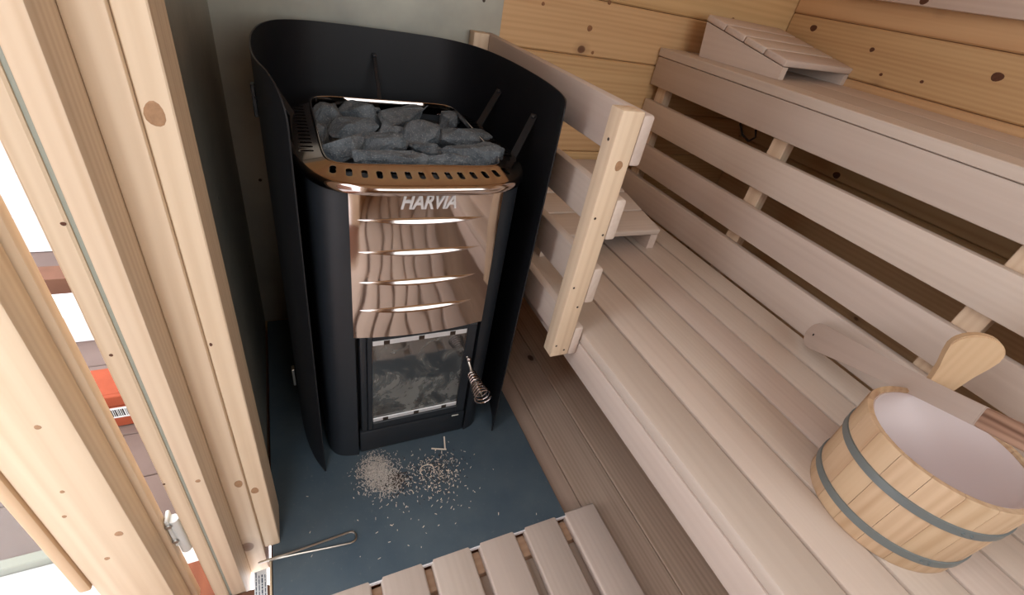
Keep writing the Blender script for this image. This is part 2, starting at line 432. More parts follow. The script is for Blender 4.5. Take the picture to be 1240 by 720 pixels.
# backrest board above the upper bench
br = empty('backrest', (XR, 0.2, 1.15), label='pale backrest board fixed along the right wall above the upper bench', cat='backrest')
OF = (XR, 0.2, 1.15)
board('board', XR - .030, XR - .008, YF + .03, 1.10, 1.100, 1.190, ASPEN, br, 0.003, 2, off=OF)
for y0 in (.9, .3, -.3): board('spacer', XR - .0078, XR - .0005, y0, y0 + .05, 1.105, 1.185, BATTEN, br, off=OF)

# ------------------------------------------------------------------ guard rail
gr = empty('guard_rail', (0.48, 0.9, 0.36), label='wooden guard rail of four boards and a post between stove and lower bench', cat='railing')
OF = (0.48, 0.9, 0.36)
for z0, z1 in ((.778, .858), (.643, .720), (.503, .582), (.366, .440)):
    board('rail_board', 0.4905, 0.5125, 0.566, YB - .004, z0, z1, ASPEN, gr, 0.005, 2, off=OF)
po = board('post', 0.449, 0.490, 0.566, 0.598, 0.370, 0.862, PINE, gr, 0.002, 2, off=OF)
board('wall_post', 0.449, 0.490, YB - .040, YB - .004, 0.370, 0.858, PINE, gr, 0.002, 2, off=OF)
for x_, z_ in ((.456, .688), (.483, .655), (.456, .545), (.478, .497), (.456, .400), (.478, .385)): screw(gr, (x_, .5655, z_), (0, -1, 0), .0024, SCREWM, OF)
screw(gr, (.4488, .582, .815), (-1, 0, 0), .0028, SCREWM, OF)

# ------------------------------------------------------------------ headrests
def headrest(loc, rz, W, D, h0, h1, label):
    t = empty('headrest', loc, rz, label=label, cat='headrest', group='wedge headrests')
    a = math.atan2(h1 - h0, D); n = 4; pitch = D / n
    for i in range(n):
        yc = (i + .5) * pitch; zc = h0 + (h1 - h0) * yc / D + .008
        link('slat', box_me(W, pitch * .965 / math.cos(a), .017, ASPEN, .004, 3), None, t, (0, yc, zc), (a, 0, 0))
    for sx in (-1, 1):
        x0 = sx * (W / 2 - .014); bm = bmesh.new()
        pts = [(.004, 0), (D - .018, 0), (D - .004, h1 - .0035), (.004, h0 - .001)]
        A = [bm.verts.new((y_ - D / 2, (x0 - .0125), z_)) for y_, z_ in pts]; B = [bm.verts.new((y_ - D / 2, (x0 + .0125), z_)) for y_, z_ in pts]
        bm.faces.new(A); bm.faces.new(B[::-1])
        for k in range(4): bm.faces.new((A[k], A[(k + 1) % 4], B[(k + 1) % 4], B[k]))
        # built lengthwise on local X, turned to run along the wedge
        for v in bm.verts: v.co.y = -v.co.y
        link('side_panel', finish(bm, 'side_panel', ASPEN, 0), None, t, (0, D / 2, 0), (0, 0, PI / 2))
    return t
headrest((0.745, 0.860, 0.4205), 0, .375, .388, .044, .100, 'slatted wooden wedge headrest on the lower bench behind the guard rail')
headrest((1.367, 0.937, 0.8845), math.radians(10.0), .388, .280, .030, .090, 'slatted wooden wedge headrest on the upper bench in the far corner')

# ------------------------------------------------------------------ stove
CX, CY = 0.207, 0.879
def sup(a, b, n=64, e=4.0, cx=CX, cy=CY):
    r = []
    for i in range(n):
        t = 2 * PI * i / n; c, s = math.cos(t), math.sin(t)
        r.append((cx + a * math.copysign(abs(c) ** (2 / e), c), cy + b * math.copysign(abs(s) ** (2 / e), s)))
    return r
def supy(x_, a, b, e=4.0): return CY - b * (1 - min(1, abs((x_ - CX) / a)) ** e) ** (1 / e)
st = empty('wood_stove', (CX, CY, 0), label='black wood burning sauna stove with polished steel front and stone basket', cat='stove')
def spart(name, me, mat=None, parent=None): 
    o = link(name, me, mat, parent or st)
    if parent is None: o.location = (-CX, -CY, 0)
    return o
# body: a rounded column with a recess for door and drawer
lo = [(x_, y_) for x_, y_ in sup(.190, .1795, 96, 7.0)]
front = [p for p in lo]
notch = []
for x_, y_ in lo: notch.append((x_, y_))
def with_notch(pts, xa, xb, depth):
    out = []
    ins = False
    for x_, y_ in pts:
        if y_ < CY - .1 and xa < x_ < xb:
            if not ins:
                ins = True
                out += [(xa, supy(xa, .190, .1795, 7.0)), (xa, depth), (xb, depth), (xb, supy(xb, .190, .1795, 7.0))]
            continue
        out.append((x_, y_))
    return out
bm = prism(with_notch(lo, .083, .347, .735), 0.0005, .372)
spart('lower_casing', finish(bm, 'lower_casing', BLACK, 40))
bm = prism(lo, .3722, .700)
# open basket at the top: keep the shell, drop the cap
top = [f for f in bm.faces if f.normal.z > .9 or all(v.co.z > .69 for v in f.verts)]
bmesh.ops.delete(bm, geom=top, context='FACES')
spart('upper_casing', finish(bm, 'upper_casing', BLACK, 40))
bk = loft([[(x_, y_, .690) for x_, y_ in sup(.158, .183, 64)], [(x_, y_, .58) for x_, y_ in sup(.150, .172, 64)]], True, (False, True))
spart('stone_basket', finish(bk, 'stone_basket', SOOT, 40))
# ledge ring with real slots
def ring(a, b, z_): return [(x_, y_, z_) for x_, y_ in sup(a, b, 128)]
def tring(a, b, z_):   # the rim dips a little towards the front
    return [(x_, y_, z_ - .007 * max(0.0, min(1.0, (.74 - y_) / .08))) for x_, y_ in sup(a, b, 128)]
IA, IB, ICY = .152, .168, .904
def iring(d, dz, base=None):
    r = []
    for x_, y_ in sup(IA + d, IB + d, 128, 9.0, CX, ICY):
        z_ = base if base is not None else .7085 + .0115 * max(0.0, min(1.0, (y_ - .76) / .28))
        r.append((x_, y_, z_ + dz))
    return r
loops = [iring(0, -.008), iring(0, .0005), iring(.001, .0015), iring(.003, .0015), iring(.004, .0005), iring(.0045, -.001 if False else 0, .7086),
         tring(.194, .211, .7085), tring(.1975, .2145, .7065), tring(.200, .2165, .702), tring(.200, .2165, .697), tring(.1985, .215, .693), tring(.196, .213, .693),
         tring(.195, .212, .7045), iring(.005, 0, .7045), iring(.0035, -.008)]
bm = loft(loops + [loops[0]]); bmesh.ops.remove_doubles(bm, verts=bm.verts, dist=1e-6)
led = spart('top_ledge', finish(bm, 'top_ledge', CHROME, 45))
cut = bmesh.new()
def capsule(cx_, cy_, dx_, dy_, L, w):
    d = Vector((dx_, dy_)).normalized(); q = Vector((-d.y, d.x)); pts = []
    for k in range(9): 
        t = -PI / 2 + PI * k / 8; pts.append(Vector((cx_, cy_)) + d * (L / 2 + w * math.cos(t)) + q * (w * math.sin(t)))
    for k in range(9):
        t = PI / 2 + PI * k / 8; pts.append(Vector((cx_, cy_)) + d * (-L / 2 + w * math.cos(t)) + q * (w * math.sin(t)))
    a = [cut.verts.new((p.x, p.y, .6945)) for p in pts]; b = [cut.verts.new((p.x, p.y, .7145)) for p in pts]; n = len(pts)
    cut.faces.new(a[::-1]); cut.faces.new(b)
    for k in range(n): cut.faces.new((a[k], a[(k + 1) % n], b[(k + 1) % n], b[k]))
for i in range(14):
    x_ = .062 + i * (.352 - .062) / 13
    yy = supy(x_, .194, .211) + .032
    capsule(x_, yy, (x_ - CX) * .9, -1, .015, .0047)
for sx in (-1, 1):
    for i in range(14):
        y_ = .790 + i * .0185; capsule(CX + sx * .1765, y_, 1, sx * (y_ - CY) * .5, .014, .0036)
for i in range(14):
    x_ = .080 + i * .0195; capsule(x_, 1.0815, 0, 1, .001, .0034)
cm = finish(cut, 'cut', CHROME, 0); co = link('cutter', cm); co.location = (0, 0, 0)
co.parent = st; co.location = (-CX, -CY, 0)
md = led.modifiers.new('b', 'BOOLEAN'); md.object = co; md.operation = 'DIFFERENCE'; md.solver = 'EXACT'
bpy.context.view_layer.update()
dg = bpy.context.evaluated_depsgraph_get(); nm = bpy.data.meshes.new_from_object(led.evaluated_get(dg))
led.modifiers.clear(); led.data = nm; bpy.data.objects.remove(co); bpy.data.meshes.remove(cm)
nm.set_sharp_from_angle(angle=math.radians(45))
# polished front panel
N = 40; xa, xb = .0805, .3455
def pany(x_): return .6865 + .0125 * ((x_ - .213) / .1325) ** 2
fr_ = [(xa + (xb - xa) * i / N, pany(xa + (xb - xa) * i / N)) for i in range(N + 1)]
bk_ = [(x_, y_ + .006) for x_, y_ in fr_][::-1]
bm = prism(fr_ + bk_, .376, .6925)
pan = spart('front_panel', finish(bm, 'front_panel', PANELST, 40))
tag(pan, 'mirror polished steel front panel')
for zl, dl_ in ((.631, .0050), (.570, .0055), (.507, .0061), (.444, .0067)):
    sec = []
    for i in range(33):
        t = -1 + 2 * i / 32; x_ = .203 + .110 * t; y_ = pany(x_); h = .0062 * (1 - t * t) + .0003; d = dl_ * (1 - t * t) ** .9 + .0002
        sec.append([(x_, y_ + .001, zl + h), (x_, y_ - d * .42, zl + h * .62), (x_, y_ - d * .95, zl - h * .66), (x_, y_ - d, zl - h * .8), (x_, y_ - d * .9, zl - h * .9), (x_, y_ + .001, zl - h)])
    spart('louvre', finish(loft(sec, True, (True, True)), 'louvre', CHROME, 60), None, pan)
# raised lettering
cu = bpy.data.curves.new('lettering', 'FONT'); cu.body = 'HARVIA'; cu.size = .0370; cu.extrude = .0008; cu.offset = .0008; cu.shear = .28
cu.space_character = .97; cu.align_x = 'CENTER'
to = bpy.data.objects.new('lettering', cu); COL.objects.link(to); bpy.context.view_layer.update()
dg = bpy.context.evaluated_depsgraph_get(); tm = bpy.data.meshes.new_from_object(to.evaluated_get(dg)); bpy.data.objects.remove(to)
for v in tm.vertices:
    x_, y_, z_ = v.co; X_ = .2065 + x_ * .745; v.co = (X_, pany(X_) - .0012 - z_, .6535 + y_)
tm.materials.clear(); tm.materials.append(LETTER)
lt = spart('lettering', tm, None, pan)
# door
dr = spart('door', box_me(.014, .020, .290, BLACK, .004, 2)); dr.location = (.098 - CX, .712 - CY, .225)
def dpart(name, x0, x1, z0, z1, y0, y1, mat, bev=.001, par=None):
    o = link(name, box_me(x1 - x0, y1 - y0, z1 - z0, mat, bev), None, par or dr)
    o.location = ((x0 + x1) / 2 - .098, (y0 + y1) / 2 - .712, (z0 + z1) / 2 - .225); return o
for a in ((.1055, .1160, .082, .368), (.3185, .3395, .082, .368), (.1160, .3185, .082, .1035), (.1160, .3185, .3555, .368)):
    dpart('door_frame', a[0], a[1], a[2], a[3], .702, .722, BLACK, .0015)
gp = dpart('glass_pane', .1162, .3183, .1037, .3553, .7085, .7125, OVENGLASS, 0); tag(gp, 'sooty dark oven glass')
for z0, z1 in ((.1045, .1165), (.3415, .3545)):
    s_ = dpart('glass_retainer', .1170, .3175, z0, z1, .7045, .708, LETTER, .0008)
    for x_ in (.145, .217, .285): dpart('clip', x_ - .006, x_ + .006, z0 + .0012, z1 - .0012, .7036, .7044, SCREWM, .0003)
dpart('glass_edge', .1163, .1172, .117, .341, .7055, .708, CHROME, 0); dpart('glass_edge', .3172, .3182, .117, .341, .7055, .708, CHROME, 0)
# coil handle
path = []; rad = []
for i in range(9 * 16 + 1):
    t = i / (9 * 16); a = 2 * PI * 9 * t; r = .0085 + .0105 * t ** 1.3
    path.append((.331 + r * math.cos(a) + .006 * t, .676 - .066 * t, .241 + r * math.sin(a) - .012 * t))
hd = spart('handle', finish(tube([(.326, .703, .270), (.327, .690, .264), (.329, .680, .254), (.331, .672, .242), (.333, .640, .236), (.337, .615, .230)], .0032, 8), 'handle', STEEL), None)
tag(hd, 'chrome coil spring door handle')
spart('coil', finish(tube(path, .0021, 6), 'coil', CHROME, 60), None, hd)
bm = bmesh.new(); bmesh.ops.create_uvsphere(bm, u_segments=10, v_segments=6, radius=.006)
for v in bm.verts: v.co += Vector((.326, .692, .272))
spart('knob', finish(bm, 'knob', CHROME, 60), None, hd)
# ash drawer
ad = spart('ash_drawer', box_me(.256, .020, .072, BLACK, .004, 2)); ad.location = (.215 - CX, .712 - CY, .0405)
o = link('catch', box_me(.018, .003, .004, STEEL, .0005), None, ad); o.location = (.102, -.0115, .030)

# ------------------------------------------------------------------ curved shield round the stove
sd = empty('stove_shield', (0.213, 1.0, 0), label='tall black curved sheet shield wrapped around back and sides of the stove', cat='shield')
def shield_curve():
    L = [(.006, .677), (-.012, .72), (-.0255, .78), (-.032, .85), (-.033, .93), (-.029, 1.0), (-.018, 1.07), (.004, 1.13), (.035, 1.165), (.075, 1.185), (.14, 1.195), (.213, 1.197)]
    P = [Vector((a, b, 0)) for a, b in L] + [Vector((.426 - a, b, 0)) for a, b in L[-2::-1]]
    out = []
    for i in range(len(P) - 1):
        p0, p1, p2, p3 = P[max(i - 1, 0)], P[i], P[i + 1], P[min(i + 2, len(P) - 1)]
        for k in range(5):
            t = k / 5; out.append(.5 * ((2 * p1) + (p2 - p0) * t + (2 * p0 - 5 * p1 + 4 * p2 - p3) * t * t + (3 * p1 - p0 - 3 * p2 + p3) * t ** 3))
    out.append(P[-1]); return out
sc_ = shield_curve(); acc = [0]
for a, b in zip(sc_, sc_[1:]): acc.append(acc[-1] + (b - a).length)
# finer columns near the two free edges, for the rounded top corners
def at_len(s):
    for i in range(len(acc) - 1):
        if acc[i + 1] >= s - 1e-9:
            f = (s - acc[i]) / (acc[i + 1] - acc[i]); return sc_[i].lerp(sc_[i + 1], min(1, max(0, f))), (sc_[i + 1] - sc_[i]).normalized()
T = acc[-1]; RC = .060; RD = .026; ss = [RC * (1 - math.cos(PI / 2 * k / 8)) for k in range(9)]; sr = [RD * (1 - math.cos(PI / 2 * k / 8)) for k in range(9)]
ss = ss + [RC + (T - RC - RD) * k / 60 for k in range(1, 60)] + [T - q for q in sr[::-1]]
bm = bmesh.new(); cols = []
for s in ss:
    p, d = at_len(s); nrm = Vector((d.y, -d.x, 0)); e, rc = (s, RC) if s < T / 2 else (T - s, RD)
    zt = .840 if e >= rc else .840 - rc + math.sqrt(max(0, rc * rc - (rc - e) ** 2))
    cols.append([bm.verts.new((p.x + nrm.x * .0012, p.y + nrm.y * .0012, .001)), bm.verts.new((p.x + nrm.x * .0012, p.y + nrm.y * .0012, zt)),
                 bm.verts.new((p.x - nrm.x * .0012, p.y - nrm.y * .0012, zt)), bm.verts.new((p.x - nrm.x * .0012, p.y - nrm.y * .0012, .001))])
for A, B in zip(cols, cols[1:]):
    for k in range(4): bm.faces.new((A[k], A[(k + 1) % 4], B[(k + 1) % 4], B[k]))
bm.faces.new(cols[0]); bm.faces.new(cols[-1][::-1])
o = link('shield_sheet', finish(bm, 'shield_sheet', BLACKIN, 45), None, sd, (-.213, -1.0, 0))
def strap(p, q, w=.016):
    p, q = Vector(p), Vector(q); d = q - p; me = box_me(d.length, w, .003, BLACKIN, .0005)
    o = link('bracket', me, None, sd, tuple((p + q) / 2 - Vector((.213, 1.0, 0))), (0, -math.asin(d.z / d.length), math.atan2(d.y, d.x)))
    b = bmesh.new(); bmesh.ops.create_uvsphere(b, u_segments=8, v_segments=4, radius=.0055)
    s_ = link('bracket_screw', finish(b, 'bracket_screw', BLACK), None, o, (d.length / 2 - .006, 0, 0)); return o
strap((.385, .975, .690), (.452, 1.02, .775)); strap((.398, .80, .690), (.455, .84, .775))
strap((.028, .975, .690), (-.026, 1.02, .775)); strap((.016, .80, .690), (-.030, .84, .775))
strap((.205, 1.10, .690), (.205, 1.193, .790), .008)
link('paint_scratch', box_me(.0008, .0006, .026, SCREWL, 0), None, sd, (.374 - .213, 1.1768 - 1.0, .795), (0, 0, -.35))
for p in ((-.034, .83, .17), (-.034, .87, .76)):
    link('clip', box_me(.006, .016, .05, BLACK if p[2] > .5 else STEEL, .001), None, sd, (p[0] - .213 - .003, p[1] - 1.0, p[2]))

# ------------------------------------------------------------------ stones in the basket
RM = Matrix((RX, RY, RZ))
def on_z(px, py, z_):
    d = RM.transposed() @ Vector(((px - 620) / 555.57, (py - 360) / 555.57, 1.0)); t = (z_ - 1.0) / d.z
    return Vector((0, 0, 1.0)) + d * t
def stone_mesh(sx, sy, sz, seed):
    rnd = random.Random(seed); bm = bmesh.new()
    for i in range(15):
        v = Vector((rnd.gauss(0, 1), rnd.gauss(0, 1), rnd.gauss(0, 1))).normalized()
        m = max(abs(v.x), abs(v.y), abs(v.z)); v = v.lerp(v / m * .85, .6) * rnd.uniform(.84, 1.14)
        bm.verts.new((v.x * sx, v.y * sy, v.z * sz))
    r = bmesh.ops.convex_hull(bm, input=list(bm.verts)); 
    bmesh.ops.delete(bm, geom=[g for g in r['geom_interior'] if isinstance(g, bmesh.types.BMVert)], context='VERTS')
    loose = [v for v in bm.verts if not v.link_faces]; bmesh.ops.delete(bm, geom=loose, context='VERTS')
    bmesh.ops.bevel(bm, geom=list(bm.edges), offset=.0015, segments=1, affect='EDGES')
    bmesh.ops.triangulate(bm, faces=bm.faces)
    bmesh.ops.subdivide_edges(bm, edges=[e for e in bm.edges if e.calc_length() > .008], cuts=2, use_grid_fill=True)
    bm.normal_update()
    for v in bm.verts:
        q = v.co * 60 + Vector((seed * 3.1, 0, 0)); v.co += v.normal * (.0040 * mathutils.noise.noise(q) + .0022 * mathutils.noise.noise(q * 2.7))
    return finish(bm, 'stone', STONE, 0)
stones = [  # px, py, width px, height px, top z, label
    (398, 137, 36, 26, .712, 'dark grey stone at the back left corner of the stove basket'),
    (436, 132, 50, 24, .714, 'dark stone along the back rim, second from the left'),
    (428, 150, 50, 26, .716, 'flat-topped grey stone in the left half, in front of the back rim stones'),
    (411, 173, 52, 40, .714, 'big angular grey stone at the front left of the basket'),
    (436, 182, 24, 26, .700, 'small shadowed stone wedged right of the front left stone'),
    (464, 170, 56, 32, .716, 'bluish grey stone at the centre of the basket front half'),
    (487, 139, 54, 26, .716, 'grey stone at the middle of the back rim'),
    (477, 156, 34, 28, .712, 'stone squeezed in between the centre stone and the back middle stone'),
    (511, 157, 48, 50, .728, 'largest pale speckled stone standing right of centre'),
    (546, 146, 28, 22, .708, 'small stone at the back right corner of the basket'),
    (560, 165, 60, 34, .718, 'broad grey stone at the right side of the basket'),
    (572, 186, 66, 26, .716, 'long low stone at the front right corner of the basket'),
    (472, 191, 78, 18, .714, 'long flat speckled stone along the front rim left of middle'),
    (542, 195, 62, 14, .712, 'flat stone along the front rim right of middle'),
    (514, 182, 40, 16, .702, 'half hidden stone below the largest pale stone'),
    (386, 160, 22, 34, .704, 'narrow brownish stone against the left rim'),
    (452, 140, 30, 22, .702, 'brownish stone face behind the second back rim stone')]
for i, (px, py, w, h, zt, lab) in enumerate(stones):
    p = on_z(px, py, zt - .012); dep = (RM @ (p - Vector((0, 0, 1.0)))).z
    sx = w / 2 * dep / 555.57 * 1.30; sz = .031 if h > 20 else .018; sy = max(.016, min(.04, h / 2 * dep / 555.57 * 1.6))
    tag(link('sauna_stone', stone_mesh(sx, sy, sz, 40 + i), None, None, (p.x, p.y, zt - .7 * sz), (random.uniform(-.2, .2), random.uniform(-.2, .2), random.uniform(-.25, .25))), lab, 'stone', 'stones on the stove')
k = 0
for gy in range(5):
    for gx in range(4):
        k += 1
        tag(link('sauna_stone', stone_mesh(.042, .04, .026, 300 + k), None, None, (.105 + gx * .070 + random.uniform(-.006, .006), .762 + gy * .063, .652 + random.uniform(-.006, .006)), (0, 0, random.uniform(0, 3))),
            'shadowed stone in the lower layer of the stove basket', 'stone', 'lower layer of stones')

# ------------------------------------------------------------------ shavings and ash on the plate
rnd = random.Random(3)
def flake(bm, x_, y_, L, w, a, z_=.0006, tilt=0.0):
    c, s = math.cos(a), math.sin(a); q = []
    for u, v, k in ((-.5, -.5, 0), (.5, -.5, 1), (.5, .5, 1), (-.5, .5, 0)):
        q.append(bm.verts.new((x_ + c * u * L - s * v * w, y_ + s * u * L + c * v * w, z_ + k * tilt)))
    t = [bm.verts.new((v.co.x, v.co.y, v.co.z + .0006)) for v in q]
    bm.faces.new(q[::-1]); bm.faces.new(t)
    for i in range(4): bm.faces.new((q[i], q[(i + 1) % 4], t[(i + 1) % 4], t[i]))
def scatter(name, n, fn, mat, lab, cat):
    bm = bmesh.new()
    for i in range(n):
        x_, y_, L, w = fn(); flake(bm, x_, y_, L, w, rnd.uniform(0, PI), .0004 + rnd.random() * .002, rnd.uniform(0, .002))
    return tag(link(name, finish(bm, name, mat, 0)), lab, cat, kind='stuff')
def ca():
    if rnd.random() < .7: return .112 + rnd.gauss(0, .018) , .645 + rnd.gauss(0, .022), rnd.uniform(.001, .005), rnd.uniform(.0006, .0015)
    return .135 + rnd.gauss(0, .02), .610 + rnd.gauss(0, .018), rnd.uniform(.001, .007), rnd.uniform(.0006, .0016)
scatter('ash_heap', 2600, ca, ASH, 'pale heap of ash and chips spilled at the left of the stove door', 'ash')
def cb():
    r = rnd.random()
    if r < .75: return .245 + rnd.gauss(0, .030), .600 + rnd.gauss(0, .030), rnd.uniform(.001, .006), rnd.uniform(.0006, .0014)
    return .19 + rnd.gauss(0, .09), .55 + rnd.gauss(0, .055), rnd.uniform(.001, .006), rnd.uniform(.0006, .0014)
scatter('wood_shavings', 420, cb, SHAVING, 'loose pale wood shavings scattered over the blue plate before the stove', 'shavings')
def cc():
    r = rnd.random()
    if r < .5: return .150 + rnd.gauss(0, .016), .605 + rnd.gauss(0, .014), rnd.uniform(.002, .008), rnd.uniform(.001, .002)
    return .245 + rnd.gauss(0, .032), .605 + rnd.gauss(0, .028), rnd.uniform(.001, .005), rnd.uniform(.0008, .0016)
scatter('bark_crumbs', 420, cc, BARK, 'dark bark crumbs among the pale shavings in front of the stove', 'bark')
arc = [(.226 + .0165 * math.cos(t), .612 + .0145 * math.sin(t), .0035 + .001 * math.sin(3 * t)) for t in [(-.5 + 4.3 * i / 20) for i in range(21)]]
tag(link('curled_shaving', finish(tube(arc, .0011, 5), 'curled_shaving', SHAVING)), 'ring-shaped curled wood shaving lying on the plate', 'shaving')
for (a, b, lab) in (((.252, .668, .002), (.287, .655, .0022), 'pale flat wood splinter lying closest to the ash drawer'), ((.284, .656, .002), (.291, .690, .0075), 'short pale wood splinter leaning up against the ash drawer')):
    d = Vector(b) - Vector(a)
    tag(link('wood_splinter', box_me(d.length, .0035, .0018, SHAVING, .0003), None, None, tuple((Vector(a) + Vector(b)) / 2), (0, -math.asin(d.z / d.length), math.atan2(d.y, d.x))), lab, 'splinter', 'splinters by the ash drawer')

# ------------------------------------------------------------------ bent steel hook and paper label at the sill
pth = [(-.128, .5125, .003), (-.06, .506, .003), (.0, .499, .003), (.036, .4955, .003)]
for k in range(1, 12):
    t = -PI / 2 + PI * k / 12 + .12; pth.append((.037 + .0115 * math.cos(t), .5070 + .0115 * math.sin(t), .003))
pth += [(.033, .5185, .003), (.0, .516, .0035), (-.06, .5115, .006), (-.085, .5105, .0072), (-.130, .5085, .0085)]
tag(link('steel_hook', finish(tube(pth, .0021, 8), 'steel_hook', STEEL)), 'bent steel wire hook with a long loop lying on the plate by the door post', 'hook')
lbt = link('paper_label', box_me(.135, .0215, .0006, PAPER, 0), None, None, (-.1275, .436, -.0112), (0, 0, PI / 2 + .02))
tag(lbt, 'narrow white printed paper label lying on the door sill', 'label')
bm = bmesh.new(); r3 = random.Random(5)
for row in range(4):
    x_ = -.062
    while x_ < .058:
        L = r3.uniform(.003, .010); flake(bm, x_ + L / 2, -.0075 + row * .005, L, .0022 if row in (1,) else .0014, 0, .0003); x_ += L + .0018
link('print', finish(bm, 'print', INK, 0), None, lbt)

# ------------------------------------------------------------------ bucket
BXc, BYc, BZ = .785, .093, .4205
bu = empty('water_bucket', (BXc, BYc, BZ), label='round wooden stave bucket with grey bands and white liner on the lower bench', cat='bucket')
R0, R1, H = .1015, .1045, .160; NS = 18; TH = .0095
def rad(z_): return R0 + (R1 - R0) * z_ / H
HA = math.atan2(.065, .066)
for i in range(NS):
    a0 = HA + 2 * PI * (i - .5) / NS; a1 = a0 + 2 * PI / NS
    loops = []
    for z_ in (0, .004, H - .003, H):
        e = .0015 if z_ in (0, H) else 0; ri, ro = rad(z_) - TH + e * .5, rad(z_) - e; l = []
        for k in range(4): 
            t = a0 + .0025 + (a1 - a0 - .005) * k / 3; l.append((ro * math.cos(t), ro * math.sin(t), z_))
        for k in range(4):
            t = a1 - .0025 - (a1 - a0 - .005) * k / 3; l.append((ri * math.cos(t), ri * math.sin(t), z_))
        loops.append(l)
    bm = loft(loops, True, (True, True))
    am = (a0 + a1) / 2
    M_ = Matrix.Rotation(PI / 2, 4, 'Y') @ Matrix.Rotation(0, 4, 'Z')
    # local X up the stave so the grain runs upright
    for v in bm.verts: v.co = Vector((v.co.z, v.co.y, -v.co.x))
    link('stave', finish(bm, 'stave', BUCKETW, 30), None, bu, (0, 0, 0), (0, -PI / 2, 0))
# handle stave: one stave runs on upwards as a paddle
def paddle(out, th):
    bm = bmesh.new(); A = [bm.verts.new((u, v, -th / 2)) for u, v in out]; B = [bm.verts.new((u, v, th / 2)) for u, v in out]
    bm.faces.new(A[::-1]); bm.faces.new(B); n = len(out)
    es = [bm.faces.new((A[k], A[(k + 1) % n], B[(k + 1) % n], B[k])) for k in range(n)]
    bmesh.ops.bevel(bm, geom=[e for e in bm.edges if len(e.link_faces) == 2 and abs(e.verts[0].co.z - e.verts[1].co.z) < 1e-6], offset=.0015, segments=2, affect='EDGES')
    return bm
out = [(0, -.016), (.03, -.0165), (.06, -.022), (.08, -.028), (.095, -.031)]
out += [(.097 + .033 * math.sin(t) * .85, -.032 * math.cos(t)) for t in [PI * k / 14 for k in range(1, 14)]]
out += [(.095, .031), (.08, .028), (.06, .022), (.03, .0165), (0, .016)]
rr = .0945
h_ = link('handle_stave', finish(paddle(out, .012), 'handle_stave', PALEW, 40), None, bu, (rr * math.cos(HA), rr * math.sin(HA), H - .0005))
h_.rotation_euler = Matrix(((0, -math.sin(HA), math.cos(HA)), (0, math.cos(HA), math.sin(HA)), (1, 0, 0))).transposed().to_euler() if False else Matrix(((0, -math.sin(HA), -math.cos(HA)), (0, math.cos(HA), -math.sin(HA)), (1, 0, 0))).to_euler()
for z0 in (.024, .100):
    w = .0145
    bm = lathe([(rad(z0) + .0002, z0), (rad(z0) + .0022, z0 + .0008), (rad(z0 + w) + .0022, z0 + w - .0008), (rad(z0 + w) + .0002, z0 + w)], 64)
    b_ = link('band', finish(bm, 'band', BANDM, 50), None, bu)
    for k in (-2.25, -2.15):
        s_ = bmesh.new(); bmesh.ops.create_uvsphere(s_, u_segments=8, v_segments=4, radius=.002)
        link('rivet', finish(s_, 'rivet', BANDM), None, b_, ((rad(z0 + .007) + .0025) * math.cos(k), (rad(z0 + .007) + .0025) * math.sin(k), z0 + w / 2))
bm = lathe([(rad(H) - TH - .0002, H - .004), (rad(H) - TH - .0022, H - .003), (R0 - TH - .006, .022), (R0 - TH - .014, .013), (.04, .0115), (.001, .0115)], 64)
link('liner', finish(bm, 'liner', LINER, 50), None, bu)
bm = lathe([(.001, .002), (R0 - TH - .0005, .002), (R0 - TH - .0005, .010), (.001, .010)], 48)
link('base', finish(bm, 'base', BUCKETW, 30), None, bu)

# ------------------------------------------------------------------ ladle across the bucket
P0 = Vector((1.030, .428, .452)); P1 = Vector((.830, .160, .600))
dirv = (P1 - P0).normalized(); Lh = .462
viewn = (Vector((0, 0, 1.0)) - P1).normalized(); side = dirv.cross(viewn).normalized(); nrm = side.cross(dirv).normalized()
ld = link('ladle', None); ld.matrix_world = Matrix((tuple(dirv) , tuple(side), tuple(nrm))).transposed().to_4x4(); ld.location = P0
tag(ld, 'wooden water ladle with a flat pale handle resting across the bucket rim', 'ladle')
prof = [(0, .0), (.0015, .008), (.006, .016), (.014, .023), (.026, .028), (.045, .0300), (.10, .0270), (.20, .0215), (.30, .0178), (.38, .0158), (Lh, .0145)]
out = [(a, -b) for a, b in prof] + [(a, b) for a, b in prof[:0:-1]]
bm = paddle(out, .009)
hl_ = link('ladle_handle', finish(bm, 'ladle_handle', ASPEN, 40), None, ld)
b = bmesh.new(); bmesh.ops.create_cone(b, cap_ends=True, segments=12, radius1=.0026, radius2=.0026, depth=.0012)
link('hanging_hole', finish(b, 'hanging_hole', SOOT), None, ld, (.034, 0, .0045))
b = lathe([(.0, -.040), (.030, -.040), (.040, -.030), (.044, .012), (.040, .014), (.036, .010), (.030, -.026), (.0, -.030)], 32)
bw = link('ladle_bowl', finish(b, 'ladle_bowl', DARKW, 40), None, ld, (Lh + .120, 0, -.016))
link('bowl_neck', box_me(.084, .029, .011, DARKW, .003, 2), None, ld, (Lh + .0422, 0, 0))

# ------------------------------------------------------------------ cable behind the riser
cb_ = [(1.15, .93, .80), (1.135, .925, .763), (1.13, .900, .743), (1.13, .873, .734), (1.13, .858, .750), (1.132, .870, .770), (1.15, .885, .80)]
tag(link('cable', finish(tube(cb_, .003, 6), 'cable', CABLE)), 'thin black cable looping in the gap below the upper bench', 'cable')

